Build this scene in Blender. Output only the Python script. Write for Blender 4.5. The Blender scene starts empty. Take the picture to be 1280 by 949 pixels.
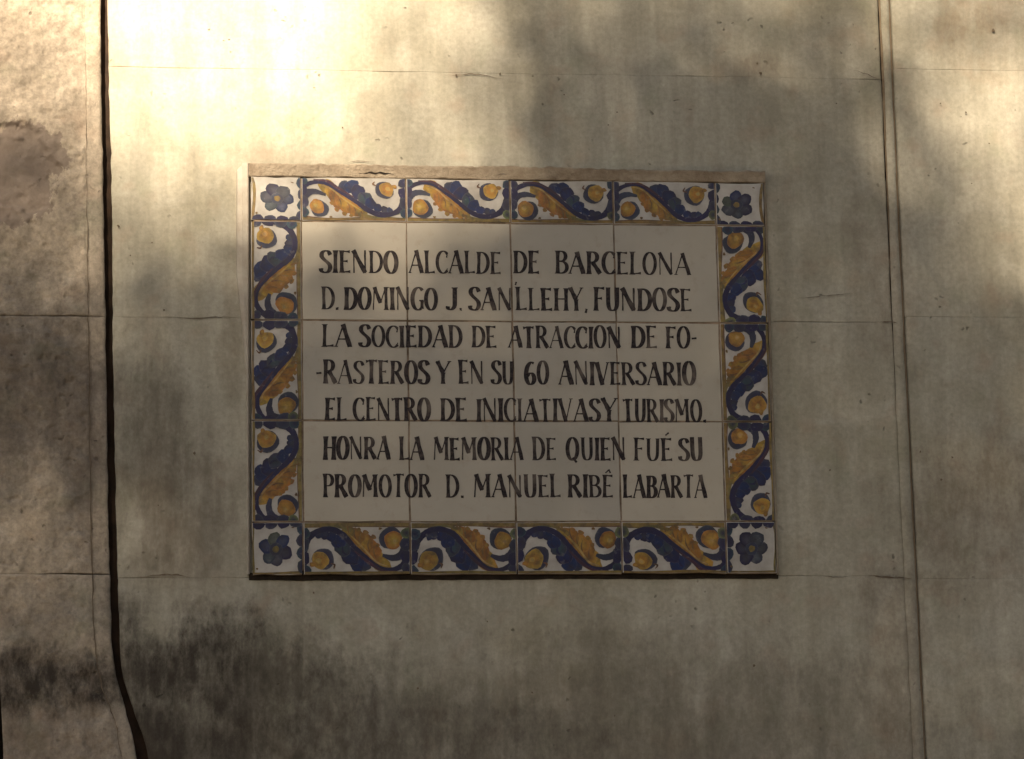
import bpy, bmesh, math, random
import numpy as np
from mathutils import Vector, Matrix, Euler

R = math.radians
random.seed(7)
C = bpy.context.scene.collection
scn = bpy.context.scene

# ------------------------------------------------------------------ camera
# metres; wall face is the plane y = 0, the viewer stands at negative y.
Z0 = 2.37                                   # height of the plaque's centre above the ground
CAM = np.array([-0.507, -4.0, -0.7657])     # relative to the plaque's centre
ANG = (1.7563, 0.0183, -0.1225)
FPX = 3852.8                                # focal length in pixels of a 1280 px wide frame
cam_data = bpy.data.cameras.new('camera')
cam = bpy.data.objects.new('camera', cam_data); C.objects.link(cam)
cam.location = (CAM[0], CAM[1], CAM[2] + Z0)
cam.rotation_euler = Euler(ANG, 'XYZ')
cam_data.sensor_fit = 'HORIZONTAL'; cam_data.sensor_width = 36.0
cam_data.lens = FPX / 1280.0 * 36.0
cam_data.clip_start = 0.05; cam_data.clip_end = 3000
scn.camera = cam
MR = np.array(Euler(ANG, 'XYZ').to_matrix())

def m(px, py):
    """measured photo position -> (x, z) in metres on the wall face, plaque centre = 0"""
    d = MR @ np.array([(px - 640.0) / FPX, -(py - 474.5) / FPX, -1.0])
    t = -CAM[1] / d[1]
    return CAM[0] + t * d[0], CAM[2] + t * d[2]

def to_px(x, z):
    q = np.stack([x - CAM[0], 0 * x - CAM[1], z - CAM[2]], -1) @ MR
    return 640 + FPX * q[..., 0] / -q[..., 2], 474.5 - FPX * q[..., 1] / -q[..., 2]

# ------------------------------------------------------------------ light
SUN_EL, SUN_AZ = R(24), R(-20)              # azimuth measured from -Y (out of the wall), minus = to the left
S = np.array([math.sin(SUN_AZ) * math.cos(SUN_EL), -math.cos(SUN_AZ) * math.cos(SUN_EL), math.sin(SUN_EL)])
sd = bpy.data.lights.new('sun', 'SUN'); sd.energy = 5.0; sd.angle = R(0.53); sd.color = (1.0, 0.83, 0.61)
sun = bpy.data.objects.new('sun', sd); C.objects.link(sun)
sun.rotation_euler = Vector(S).to_track_quat('Z', 'Y').to_euler()
sun.location = (-6, -14, 12)
world = bpy.data.worlds.new('World'); scn.world = world; world.use_nodes = True
wn = world.node_tree
sky = wn.nodes.new('ShaderNodeTexSky'); sky.sky_type = 'NISHITA'; sky.sun_disc = False
sky.sun_elevation = SUN_EL
sky.sun_rotation = math.atan2(S[0], S[1])
sky.air_density = 1.0; sky.dust_density = 1.6; sky.ozone_density = 1.0
wn.links.new(sky.outputs[0], wn.nodes['Background'].inputs[0])
wn.nodes['Background'].inputs[1].default_value = 0.05
scn.view_settings.view_transform = 'Standard'; scn.view_settings.look = 'None'
scn.view_settings.exposure = 2.10; scn.view_settings.gamma = 1.0
scn.render.engine = 'CYCLES'
scn.cycles.max_bounces = 5

# ------------------------------------------------------------------ helpers
def hash2(ix, iy, seed):
    h = (ix.astype(np.int64) * 374761393 + iy.astype(np.int64) * 668265263 + seed * 1442695041) & 0xffffffff
    h = ((h ^ (h >> 13)) * 1274126177) & 0xffffffff
    return ((h ^ (h >> 16)) & 0xffff) / 65535.0

def vnoise(x, y, seed=0):
    x = np.asarray(x, float); y = np.asarray(y, float)
    ix, iy = np.floor(x), np.floor(y); fx, fy = x - ix, y - iy
    fx = fx * fx * (3 - 2 * fx); fy = fy * fy * (3 - 2 * fy)
    a = hash2(ix, iy, seed); b = hash2(ix + 1, iy, seed); c = hash2(ix, iy + 1, seed); d = hash2(ix + 1, iy + 1, seed)
    return (a * (1 - fx) + b * fx) * (1 - fy) + (c * (1 - fx) + d * fx) * fy

def fbm(x, y, seed=0, octv=4):
    s = 0; a = 0.5
    for k in range(octv):
        s = s + a * (vnoise(x * 2 ** k, y * 2 ** k, seed + 17 * k) - 0.5); a *= 0.5
    return s * 2

def mesh_obj(name, verts, faces, mats, parent=None, loc=None, mat_idx=None, smooth=False):
    me = bpy.data.meshes.new(name)
    me.from_pydata([tuple(v) for v in verts], [], faces)
    for mm in (mats if isinstance(mats, (list, tuple)) else [mats]): me.materials.append(mm)
    if mat_idx is not None: me.polygons.foreach_set('material_index', mat_idx)
    if smooth: me.polygons.foreach_set('use_smooth', [True] * len(me.polygons))
    me.update()
    o = bpy.data.objects.new(name, me); C.objects.link(o)
    if parent: o.parent = parent
    if loc: o.location = loc
    return o

def empty(name, loc, label, cat):
    o = bpy.data.objects.new(name, None); C.objects.link(o); o.location = loc
    o['label'] = label; o['category'] = cat
    return o

class NB:
    """small node builder"""
    def __init__(s, name):
        s.mat = bpy.data.materials.new(name); s.mat.use_nodes = True
        s.t = s.mat.node_tree; s.bsdf = s.t.nodes['Principled BSDF']
        s.co = s.t.nodes.new('ShaderNodeNewGeometry').outputs['Position']
    def L(s, a, b): s.t.links.new(a, b)
    def mapping(s, scale, loc=(0, 0, 0)):
        n = s.t.nodes.new('ShaderNodeMapping'); n.inputs['Scale'].default_value = scale; n.inputs['Location'].default_value = loc
        s.L(s.co, n.inputs[0]); return n.outputs[0]
    def noise(s, scale, detail=4, rough=0.55, vec=None, dist=0):
        n = s.t.nodes.new('ShaderNodeTexNoise'); n.inputs['Scale'].default_value = scale
        n.inputs['Detail'].default_value = detail; n.inputs['Roughness'].default_value = rough; n.inputs['Distortion'].default_value = dist
        s.L(vec if vec is not None else s.co, n.inputs['Vector']); return n.outputs['Fac']
    def voro(s, scale, vec=None, feature='F1'):
        n = s.t.nodes.new('ShaderNodeTexVoronoi'); n.feature = feature; n.inputs['Scale'].default_value = scale
        s.L(vec if vec is not None else s.co, n.inputs['Vector']); return n.outputs['Distance']
    def ramp(s, fac, stops):
        n = s.t.nodes.new('ShaderNodeValToRGB'); e = n.color_ramp.elements
        while len(e) < len(stops): e.new(0.5)
        for k, (p, c) in enumerate(stops):
            e[k].position = p; e[k].color = (*c, 1) if isinstance(c, tuple) else (c, c, c, 1)
        s.L(fac, n.inputs[0]); return n.outputs[0]
    def mix(s, fac, a, b, mode='MIX'):
        n = s.t.nodes.new('ShaderNodeMix'); n.data_type = 'RGBA'; n.blend_type = mode
        for v, i in ((fac, 0), (a, 6), (b, 7)):
            if hasattr(v, 'links'): s.L(v, n.inputs[i])
            else: n.inputs[i].default_value = (*v, 1) if isinstance(v, tuple) else (v if i == 0 else (v, v, v, 1))
        return n.outputs[2]
    def math(s, op, a, b=0.0, c=None, clamp=False):
        n = s.t.nodes.new('ShaderNodeMath'); n.operation = op; n.use_clamp = clamp
        for v, i in ((a, 0), (b, 1), (c, 2)):
            if v is None: continue
            if hasattr(v, 'links'): s.L(v, n.inputs[i])
            else: n.inputs[i].default_value = v
        return n.outputs[0]
    def xyz(s):
        n = s.t.nodes.new('ShaderNodeSeparateXYZ'); s.L(s.co, n.inputs[0]); return n.outputs
    def blob(s, x, z, rx, rz, warp=None):
        """soft elliptical patch, 1 at its middle"""
        X = s.xyz()
        a = s.math('DIVIDE', s.math('SUBTRACT', X[0], x), rx); b = s.math('DIVIDE', s.math('SUBTRACT', X[2], z), rz)
        d = s.math('ADD', s.math('MULTIPLY', a, a), s.math('MULTIPLY', b, b))
        if warp is not None: d = s.math('ADD', d, warp)
        return s.math('SUBTRACT', 1.0, d, clamp=True)
    def bump(s, h, strength, dist, prev=None):
        n = s.t.nodes.new('ShaderNodeBump'); n.inputs['Strength'].default_value = strength; n.inputs['Distance'].default_value = dist
        s.L(h, n.inputs['Height'])
        if prev is not None: s.L(prev, n.inputs['Normal'])
        return n.outputs[0]
    def out(s, col=None, rough=None, normal=None, spec=None):
        for v, k in ((col, 'Base Color'), (rough, 'Roughness'), (normal, 'Normal'), (spec, 'Specular IOR Level')):
            if v is None: continue
            if hasattr(v, 'links'): s.L(v, s.bsdf.inputs[k])
            else: s.bsdf.inputs[k].default_value = (*v, 1) if isinstance(v, tuple) else v
        return s.mat

def P(px, py):
    x, z = m(px, py); return x, z + Z0

# ------------------------------------------------------------------ materials
def stone_material(name, base, light, dark, pits=0.0, stains_and_shade=()):
    b = NB(name)
    n1 = b.noise(3.2, 6, 0.6)
    col = b.mix(b.ramp(n1, [(0.33, 0.0), (0.66, 1.0)]), dark, base)
    cl = b.noise(1.0, 6, 0.62, vec=b.mapping((7, 7, 4.5), (2, 0, 9)))         # cloudy soot and damp
    col = b.mix(b.ramp(cl, [(0.50, 0.0), (0.78, 0.55 + pits * .25)]), col, tuple(c * 0.45 for c in dark))
    n2 = b.noise(14, 5, 0.6, dist=0.6)
    col = b.mix(b.ramp(n2, [(0.45, 0.0), (0.72, 0.55)]), col, light)
    st = b.noise(1.0, 5, 0.65, vec=b.mapping((34, 34, 2.6)))            # rain-washed vertical streaks
    col = b.mix(b.math('MULTIPLY', b.ramp(st, [(0.36, 1.0), (0.62, 0.0)]), 0.34), col, tuple(c * 0.55 for c in dark))
    fine = b.noise(150, 4, 0.7)
    col = b.mix(0.27 + pits * 0.23, col, b.ramp(fine, [(0.3, 0.25), (0.7, 0.8)]), 'OVERLAY')
    # chroma mottling of lichen and iron
    ch = b.noise(22, 3, 0.5)
    col = b.mix(b.ramp(ch, [(0.56, 0.0), (0.72, 0.22)]), col, (0.30, 0.19, 0.13))
    ch2 = b.noise(17, 3, 0.5, vec=b.mapping((1, 1, 1), (5, 3, 1)))
    col = b.mix(b.ramp(ch2, [(0.56, 0.0), (0.72, 0.20)]), col, (0.17, 0.20, 0.12))
    wv = b.t.nodes.new('ShaderNodeTexNoise'); wv.inputs['Scale'].default_value = 60; b.L(b.co, wv.inputs['Vector'])
    va = b.t.nodes.new('ShaderNodeVectorMath'); va.operation = 'SCALE'; va.inputs['Scale'].default_value = 0.022; b.L(wv.outputs['Color'], va.inputs[0])
    vb = b.t.nodes.new('ShaderNodeVectorMath'); b.L(b.co, vb.inputs[0]); b.L(va.outputs[0], vb.inputs[1])
    pv = b.voro(52, vec=vb.outputs[0])
    pm = b.noise(9, 3, 0.6)
    pit = b.math('MULTIPLY', b.ramp(pv, [(0.07, 1.0), (0.15, 0.0)]), b.ramp(pm, [(0.52 - pits * .1, 0.0), (0.62, 1.0)]))
    col = b.mix(b.math('MULTIPLY', pit, 0.75), col, tuple(c * 0.3 for c in dark))
    for (px, py, rx, rz, amt, c, *hard) in stains_and_shade:
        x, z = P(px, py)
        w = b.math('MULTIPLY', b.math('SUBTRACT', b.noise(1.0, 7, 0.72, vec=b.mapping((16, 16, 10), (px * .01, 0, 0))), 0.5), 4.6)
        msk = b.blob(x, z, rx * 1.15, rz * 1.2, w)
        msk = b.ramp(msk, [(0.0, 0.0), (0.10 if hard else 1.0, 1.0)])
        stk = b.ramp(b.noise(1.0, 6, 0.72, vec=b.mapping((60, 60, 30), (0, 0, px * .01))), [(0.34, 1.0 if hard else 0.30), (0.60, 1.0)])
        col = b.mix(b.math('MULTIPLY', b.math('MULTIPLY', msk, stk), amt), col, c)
    h = b.math('ADD', b.math('MULTIPLY', n2, 0.5), b.math('MULTIPLY', fine, 0.16 + pits * .3))
    h = b.math('SUBTRACT', h, b.math('MULTIPLY', pit, 0.6))
    nrm = b.bump(h, 0.55, 0.004 + pits * 0.003)
    return b.out(col, 0.9, nrm, 0.2)

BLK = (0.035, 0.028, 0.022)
M_wall = stone_material('limestone', (0.395, 0.37, 0.305), (0.45, 0.425, 0.36), (0.285, 0.262, 0.20), 0.0, [  # streaked dark crust, plus painted falloff of light towards the bottom left
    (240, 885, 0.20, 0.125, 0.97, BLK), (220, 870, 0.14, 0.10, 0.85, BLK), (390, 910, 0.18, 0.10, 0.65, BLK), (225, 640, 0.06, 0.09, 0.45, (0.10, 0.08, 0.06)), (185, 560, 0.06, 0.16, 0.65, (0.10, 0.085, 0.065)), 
    (330, 838, 0.08, 0.05, 0.5, (0.07, 0.06, 0.045)),
    (760, 930, 0.33, 0.14, 0.42, (0.10, 0.08, 0.055)), (230, 640, 0.08, 0.13, 0.36, (0.12, 0.09, 0.065)),
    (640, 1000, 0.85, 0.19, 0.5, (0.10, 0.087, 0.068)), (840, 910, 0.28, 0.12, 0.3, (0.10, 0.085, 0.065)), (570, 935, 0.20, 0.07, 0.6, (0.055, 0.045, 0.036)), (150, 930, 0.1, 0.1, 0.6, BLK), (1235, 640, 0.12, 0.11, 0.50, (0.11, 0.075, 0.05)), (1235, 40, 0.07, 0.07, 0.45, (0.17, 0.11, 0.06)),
    (1112, 830, 0.05, 0.2, 0.45, (0.10, 0.07, 0.05)), (1105, 330, 0.045, 0.12, 0.40, (0.13, 0.09, 0.06)),
    (950, 85, 0.05, 0.02, 0.5, (0.15, 0.11, 0.08)), (290, 440, 0.02, 0.07, 0.5, (0.14, 0.11, 0.07))])
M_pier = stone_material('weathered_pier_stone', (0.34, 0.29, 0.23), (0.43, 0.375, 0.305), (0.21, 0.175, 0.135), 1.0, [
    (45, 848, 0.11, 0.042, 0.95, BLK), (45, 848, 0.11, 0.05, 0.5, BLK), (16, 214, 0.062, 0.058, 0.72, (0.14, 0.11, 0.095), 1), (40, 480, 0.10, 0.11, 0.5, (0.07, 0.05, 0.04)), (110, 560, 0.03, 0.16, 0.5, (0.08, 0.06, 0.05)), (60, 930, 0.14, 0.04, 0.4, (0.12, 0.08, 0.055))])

def simple(name, c1, c2, scale=30, rough=0.9, bump=0.4, dist=0.002):
    b = NB(name); n = b.noise(scale, 5, 0.65)
    col = b.mix(b.ramp(n, [(0.35, 0.0), (0.65, 1.0)]), c1, c2)
    return b.out(col, rough, b.bump(b.noise(scale * 5, 4, 0.7), bump, dist), 0.2)

M_mortar = simple('brown_mortar', (0.23, 0.18, 0.13), (0.37, 0.31, 0.235), 38, bump=0.8, dist=0.004)
M_pale = simple('pale_mortar', (0.42, 0.385, 0.33), (0.33, 0.29, 0.24), 40)
M_gap_shade = simple('gap_shade', (0.012, 0.009, 0.007), (0.03, 0.022, 0.016), 60)  # near-black colour stands for the shade in the plaque's open gaps
M_grout = simple('tile_grout', (0.10, 0.075, 0.05), (0.27, 0.20, 0.145), 45)
M_bead = simple('joint_mortar', (0.33, 0.26, 0.18), (0.24, 0.185, 0.125), 40)
M_core = simple('rubble_core', (0.02, 0.015, 0.012), (0.045, 0.032, 0.024), 20)
M_dirt = simple('packed_dirt', (0.014, 0.009, 0.006), (0.040, 0.024, 0.015), 25)
M_ground = simple('sandy_ground', (0.17, 0.145, 0.115), (0.12, 0.10, 0.08), 3, 0.95, 0.5, 0.01)
M_bark = simple('bark', (0.16, 0.13, 0.09), (0.26, 0.22, 0.16), 12, 0.9, 0.8, 0.02)
M_leaf = simple('leaves', (0.055, 0.085, 0.022), (0.10, 0.12, 0.035), 2, 0.6, 0.1)

def glaze_base(b, painted):
    if painted:
        a = b.t.nodes.new('ShaderNodeAttribute'); a.attribute_name = 'pigment'
        n = b.noise(1.0, 5, 0.65, vec=b.mapping((150, 150, 150)))
        nd = b.noise(1.0, 4, 0.6, vec=b.mapping((90, 90, 90), (3, 1, 2)))
        # pigment pools and thins like brushed oxide
        c = b.mix(b.ramp(n, [(0.30, 0.0), (0.72, 0.55)]), a.outputs['Color'], b.mix(1.0, a.outputs['Color'], (1.6, 1.5, 1.35), 'MULTIPLY'))
        c = b.mix(b.ramp(nd, [(0.35, 0.55), (0.55, 0.0)]), c, (0.03, 0.025, 0.03))
        c = b.mix(b.ramp(nd, [(0.60, 0.0), (0.80, 0.35)]), c, (0.40, 0.36, 0.31))
        return c
    n = b.noise(9, 4, 0.6); c = b.mix(b.ramp(n, [(0.35, 0.0), (0.7, 1.0)]), (0.42, 0.385, 0.325), (0.37, 0.34, 0.28))
    n2 = b.noise(70, 5, 0.7); c = b.mix(b.ramp(n2, [(0.56, 0.0), (0.8, 0.35)]), c, (0.25, 0.18, 0.12))
    return c
GLAZE = (0.46, 0.40, 0.33)
def glaze_mat(name, painted=False):
    b = NB(name); c = glaze_base(b, painted)
    oi = b.t.nodes.new('ShaderNodeObjectInfo'); c = b.mix(1.0, c, b.ramp(oi.outputs['Random'], [(0, (.80, .80, .81)), (1, (.97, .95, .92))]), 'MULTIPLY')
    h = b.noise(45, 3, 0.5)
    return b.out(c, b.ramp(b.noise(30, 4, 0.6), [(0.3, 0.30), (0.7, 0.48)]), b.bump(h, 0.25, 0.0015), 0.25)
M_glaze = glaze_mat('cream_tin_glaze')
M_paint = glaze_mat('painted_oxides', True)
b = NB('white_tin_glaze'); n = b.noise(40, 4, 0.6)
M_white = b.out(b.mix(b.ramp(n, [(0.35, 0.0), (0.7, 0.8)]), (0.40, 0.375, 0.345), (0.25, 0.23, 0.20)), 0.36, b.bump(b.noise(45, 3, .5), 0.25, 0.0015), 0.35)
b = NB('lettering_oxide'); n = b.noise(170, 4, 0.65); n3 = b.noise(26, 3, 0.6)
c = b.mix(b.ramp(n, [(0.42, 0.0), (0.78, 0.75)]), (0.010, 0.007, 0.009), (0.085, 0.06, 0.05))
c = b.mix(b.ramp(n3, [(0.55, 0.0), (0.78, 0.45)]), c, (0.27, 0.22, 0.18))
M_letter = b.out(c, 0.45, None, 0.18)

# ------------------------------------------------------------------ ground
gv = []; gf = []
gr = [0.0] + [0.25 * 1.35 ** k for k in range(31)]
# one sheet, rings out to the horizon with a few centimetres of unevenness
NA = 48
gv.append((0, -4, 0))
for r_ in gr[1:]:
    for a in range(NA):
        x, y = r_ * math.cos(a / NA * 2 * math.pi), -4 + r_ * math.sin(a / NA * 2 * math.pi)
        gv.append((x, y, 0.015 * (float(vnoise(np.array(x * .8), np.array(y * .8), 3)) - 0.5)))
for a in range(NA): gf.append((0, 1 + a, 1 + (a + 1) % NA))
for k in range(len(gr) - 2):
    for a in range(NA):
        p = 1 + k * NA; gf.append((p + a, p + NA + a, p + NA + (a + 1) % NA, p + (a + 1) % NA))
g = mesh_obj('ground', gv, gf, M_ground, smooth=True); g['kind'] = 'structure'

# ------------------------------------------------------------------ wall
def path(pts):
    w = [P(*p) for p in pts]; w.sort(key=lambda q: q[1])
    zs = np.array([q[1] for q in w]); xs = np.array([q[0] for q in w])
    zf = np.linspace(zs[0], zs[-1], 900); xf = np.interp(zf, zs, xs)
    k = np.hanning(31); k /= k.sum(); xf = np.convolve(np.pad(xf, 15, 'edge'), k, 'valid')
    xf = xf + 0.0009 * fbm(zf * 60, zf * 0, len(pts), 4)
    return lambda z: np.interp(z, zf, xf)
# the open joint beside the pier, swinging right at its foot (left lip, right lip)
gapL = [(126, 0), (127, 118), (129, 200), (130.5, 330), (133, 450), (134, 520), (135.5, 650), (137.5, 720), (139.5, 800), (143, 835), (150, 862), (157, 886), (167, 922), (172, 949), (178, 990), (181, 1050), (181, 1400)]
gapR = [(134, 0), (136, 118), (139, 200), (140, 330), (141, 450), (142.5, 520), (145, 650), (146.5, 720), (149, 790), (151, 835), (158, 862), (166, 886), (180, 922), (186, 949), (192, 990), (196, 1050), (196, 1400)]
GL, GR = path(gapL), path(gapR)
margin = path([(103, -40), (107, 100), (109, 300), (111, 450), (114, 650), (117, 760), (121, 830), (128, 860), (138, 885), (146, 911), (152, 949), (158, 1000), (160, 1400)])
pier_left = lambda z: np.interp(z, [P(2, 949)[1], P(-1, 740)[1], P(-8, 0)[1]], [P(3.5, 949)[0], P(-4, 740)[0], P(-8, 0)[0]])
xBL = P(1118, 470)[0] + 0.0                # left lip of the right-hand joint
xBR = (P(1114, 0)[0] + P(1146, 720)[0] + P(1138, 560)[0]) / 3
lean = lambda z: np.interp(z, [P(1155, 949)[1], P(1126, 330)[1], P(1114, 0)[1]], [0.0045, 0.0, -0.0005])
edgeL = lambda z: xBL + lean(z); edgeR = lambda z: xBR + lean(z)
Zj = [P(640, 92)[1], P(640, 400)[1], P(640, 721)[1]]
pitch = (Zj[0] - Zj[2]) / 2
rows = [Zj[2] - pitch * k for k in range(6, 0, -1)] + [Zj[2], Zj[1], Zj[0]] + [Zj[0] + pitch * k for k in range(1, 5)]
rows[0] = -0.05 if rows[0] > -0.05 else rows[0]

def edge_samples(length, step, fine=True):
    n = max(2, int(length / step)); s = np.linspace(0, length, n + 1)
    if fine: s = np.concatenate([s, [0.0012, 0.003, 0.006, length - 0.0012, length - 0.003, length - 0.006]])
    return np.unique(np.round(s, 5)) / length

def stone_block(parent, Lf, Rf, z0, z1, mat, seed, step=0.006, rough=0.0012, roll=0.0022, gap=0.0006, y=0.0, extra=None, depth=0.05, name='stone_block', jv=0.0012, jb=-0.38, hroll=0.0, hgap=0.0):
    Lm = float(Rf((z0 + z1) / 2) - Lf((z0 + z1) / 2))
    s = edge_samples(Lm, step); t = edge_samples(z1 - z0, step)
    SS, TT = np.meshgrid(s, t)
    # wandering horizontal edges: joint opens and closes along its length
    ZZ = z0 + (z1 - z0) * TT
    LL = Lf(ZZ); RR = Rf(ZZ)
    jl = gap * 0.5 + 0.0009 * fbm(ZZ * 40, ZZ * 0, seed + 5, 3); jr = gap * 0.5 + 0.0009 * fbm(ZZ * 40, ZZ * 0, seed + 6, 3)
    XX = LL + jl + (RR - LL - jl - jr) * SS
    g0 = hgap + jv * np.clip(fbm(XX * 12, XX * 0, int(abs(z0) * 100) + 7, 4) * 1.6 + jb, 0, 1)
    g1 = hgap + jv * np.clip(fbm(XX * 12, XX * 0, int(abs(z1) * 100) + 9, 4) * 1.6 + jb, 0, 1)
    ZZ = ZZ + g0 * (1 - TT) - g1 * TT + 0.0012 * fbm(XX * 9, ZZ * 0 + 3, 77, 3) * 1.0
    de = np.minimum(np.minimum(SS, 1 - SS) * Lm, np.minimum(TT, 1 - TT) * (z1 - z0))
    rl = roll * (0.55 + 0.9 * np.clip(vnoise(XX * 30, ZZ * 30, seed + 3), 0, 1))
    dv = np.minimum(SS, 1 - SS) * Lm; dh = np.minimum(TT, 1 - TT) * (z1 - z0)
    Y = rl * np.maximum(np.exp(-dv / 0.0022), hroll * np.exp(-dh / 0.0016))
    Y = Y + rough * fbm(XX * 7, ZZ * 7, 21, 5) + rough * 0.35 * fbm(XX * 45, ZZ * 45, 31, 3)
    if extra is not None: Y = Y + extra(XX, ZZ)
    Y = Y + y
    ny, nx = XX.shape
    V = np.stack([XX, Y, ZZ], -1).reshape(-1, 3)
    idx = np.arange(ny * nx).reshape(ny, nx)
    F = np.stack([idx[:-1, :-1], idx[:-1, 1:], idx[1:, 1:], idx[1:, :-1]], -1).reshape(-1, 4).tolist()
    rim = list(idx[0, :]) + list(idx[1:, -1]) + list(idx[-1, -2::-1]) + list(idx[-2:0:-1, 0])
    base = len(V); bk = V[rim].copy(); bk[:, 1] = depth
    V = np.concatenate([V, bk])
    k = len(rim)
    for i in range(k): F.append((rim[i], base + i, base + (i + 1) % k, rim[(i + 1) % k]))
    F.append([base + i for i in range(k)][::-1])
    return mesh_obj(name, V, F, mat, parent, smooth=True)

wall = empty('stone_wall', (0, 0, 0), 'pale grey-beige ashlar wall of large smooth blocks carrying the tile plaque', 'wall')
const = lambda v: (lambda z: np.full_like(np.asarray(z, float), v))
PLX0, PLX1 = -0.36, 0.36
sd_ = 0
x_far_left = [-1.25, -2.35, -3.5]
pl_x = float(pier_left(Z0)) - 0.012
for r_ in range(len(rows) - 1):
    z0, z1 = rows[r_], rows[r_ + 1]
    vis = z1 > P(640, 1000)[1] and z0 < P(640, -60)[1]
    step = 0.0065 if vis else 0.03
    sd_ += 11
    off = 0.22 if r_ % 2 else 0.0
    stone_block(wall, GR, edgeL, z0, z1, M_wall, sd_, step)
    e = [xBR, xBR + 0.95 + off, xBR + 2.0 + off, xBR + 3.2]
    zr = {rows[8]: P(1200, 87)[1], rows[7]: P(1200, 396)[1], rows[6]: P(1200, 723)[1]}
    za, zb_ = zr.get(z0, z0), zr.get(z1, z1)
    for k in range(3):
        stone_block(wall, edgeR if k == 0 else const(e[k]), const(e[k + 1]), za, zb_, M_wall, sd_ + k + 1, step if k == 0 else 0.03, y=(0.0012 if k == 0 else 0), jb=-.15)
    e = [-3.6, -2.5 + off, -1.55 + off, 0]
    for k in range(3):
        Rf = const(e[k + 1]) if k < 2 else (lambda z: pier_left(z) - 0.009)
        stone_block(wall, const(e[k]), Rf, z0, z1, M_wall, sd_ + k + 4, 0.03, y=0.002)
# mortar bead in the right-hand joint: broad at the top, pinching out lower down
M_crev = simple('joint_crevice', (0.15, 0.11, 0.072), (0.22, 0.17, 0.115), 50)
def ribbon_solid(name, cx, w, zs, y, thick, mat, parent, seed, prof=((-1, .0), (-.6, -1), (.6, -1), (1, .0))):
    V = []; F = []
    n = len(prof)
    for i, z in enumerate(zs):
        jit = 0.0006 * float(fbm(np.array(z * 55), np.array(0.), seed, 3))
        for (a, d) in prof:
            V.append((cx(z) + a * w(z) / 2 + jit, y + d * thick, z))
    for i in range(len(zs) - 1):
        for k in range(n - 1):
            p = i * n + k; F.append((p, p + 1, p + n + 1, p + n))
    return mesh_obj(name, V, F, mat, parent, smooth=True)
zs = np.linspace(rows[0], rows[-1], 420)
zt, zb = P(1110, 0)[1], P(1140, 600)[1]
bd = lambda z: min(1, max(0, (zt - 0.2 - z) / 0.45))
ribbon_solid('joint_fill', lambda z: (xBL + xBR) / 2 + float(lean(z)), lambda z: 0.016, zs, 0.0040, 0.0002, M_crev, wall, 6)
ribbon_solid('mortar_joint', lambda z: (xBL + xBR) / 2 + float(lean(z)) - 0.0024 * bd(z), lambda z: (xBR - xBL) * (0.60 + 0.04 * math.sin(z * 31)) + 0.0050 * bd(z), zs, 0.0026, 0.0030, M_wall, wall, 5)
# fill behind all the blocks and joints
bx = [(-3.6, 0.012, rows[0]), (3.9, 0.012, rows[0]), (3.9, 0.012, rows[-1]), (-3.6, 0.012, rows[-1])]
def box(name, x0, x1, y0, y1, z0, z1, mat, parent=None):
    V = [(x0, y0, z0), (x1, y0, z0), (x1, y1, z0), (x0, y1, z0), (x0, y0, z1), (x1, y0, z1), (x1, y1, z1), (x0, y1, z1)]
    F = [(0, 1, 5, 4), (1, 2, 6, 5), (2, 3, 7, 6), (3, 0, 4, 7), (4, 5, 6, 7), (3, 2, 1, 0)]
    return mesh_obj(name, V, F, mat, parent)
ribbon_solid('joint_dirt', lambda z: float(GL(z) + GR(z)) / 2, lambda z: 0.05, zs, 0.0150, 0.001, M_dirt, wall, 9)
box('wall_core', -3.58, xBR + 3.18, 0.052, 0.45, rows[0] + 0.01, rows[-1] - 0.01, M_core, wall)
for k in range(8):                      # coping along the top of the wall, well above the frame
    x0 = -3.62 + k * 0.86
    cb = box('coping_stone', x0 + .002, x0 + 0.858, -0.05, 0.5, rows[-1] + 0.003, rows[-1] + 0.13, M_wall, wall)
# shallow mortar fill in the block joints
for r_ in range(1, len(rows) - 1):
    z = rows[r_]
    box('joint_fill', float(GR(z)) + 0.004, xBL - .004, 0.0035, 0.04, z - 0.004, z + 0.004, M_bead, wall)
    box('joint_fill', xBR + 0.004, xBR + 3.1, 0.0047, 0.04, z - 0.004, z + 0.004, M_bead, wall)

# hairline cracks and little holes
def crack(pts, w, name='hairline_crack', y=-0.0022, mat=None, par=None):
    V = []; F = []
    pts = [P(*p) for p in pts]; pp = []
    for a, b_ in zip(pts[:-1], pts[1:]):
        n = 10
        for i in range(n): f = i / n; pp.append((a[0] + (b_[0] - a[0]) * f, a[1] + (b_[1] - a[1]) * f))
    pp.append(pts[-1]); N = len(pp)
    for i, (x, z) in enumerate(pp):
        j = 0.0012 * (float(vnoise(np.array(x * 160), np.array(z * 160), 3)) - .5) * 2
        ww = w * math.sin(math.pi * min(1, (i + .4) / N)) * (0.35 + 1.1 * float(vnoise(np.array(x * 300), np.array(z * 300), 8)))
        d = Vector((pp[min(i + 1, N - 1)][0] - pp[max(i - 1, 0)][0], pp[min(i + 1, N - 1)][1] - pp[max(i - 1, 0)][1])).normalized()
        nx, nz = -d.y, d.x
        V += [(x + nx * (j - ww), y, z + nz * (j - ww)), (x + nx * (j + ww), y, z + nz * (j + ww))]
    for i in range(N - 1): F.append((2 * i, 2 * i + 1, 2 * i + 3, 2 * i + 2))
    if par is not None: V = [(a, b - par.location.y, c - par.location.z) for a, b, c in V]
    return mesh_obj(name, V, F, mat or M_crack, par or wall)
M_crack = simple('crack_shadow', (0.10, 0.075, 0.052), (0.15, 0.115, 0.08), 60)
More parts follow.
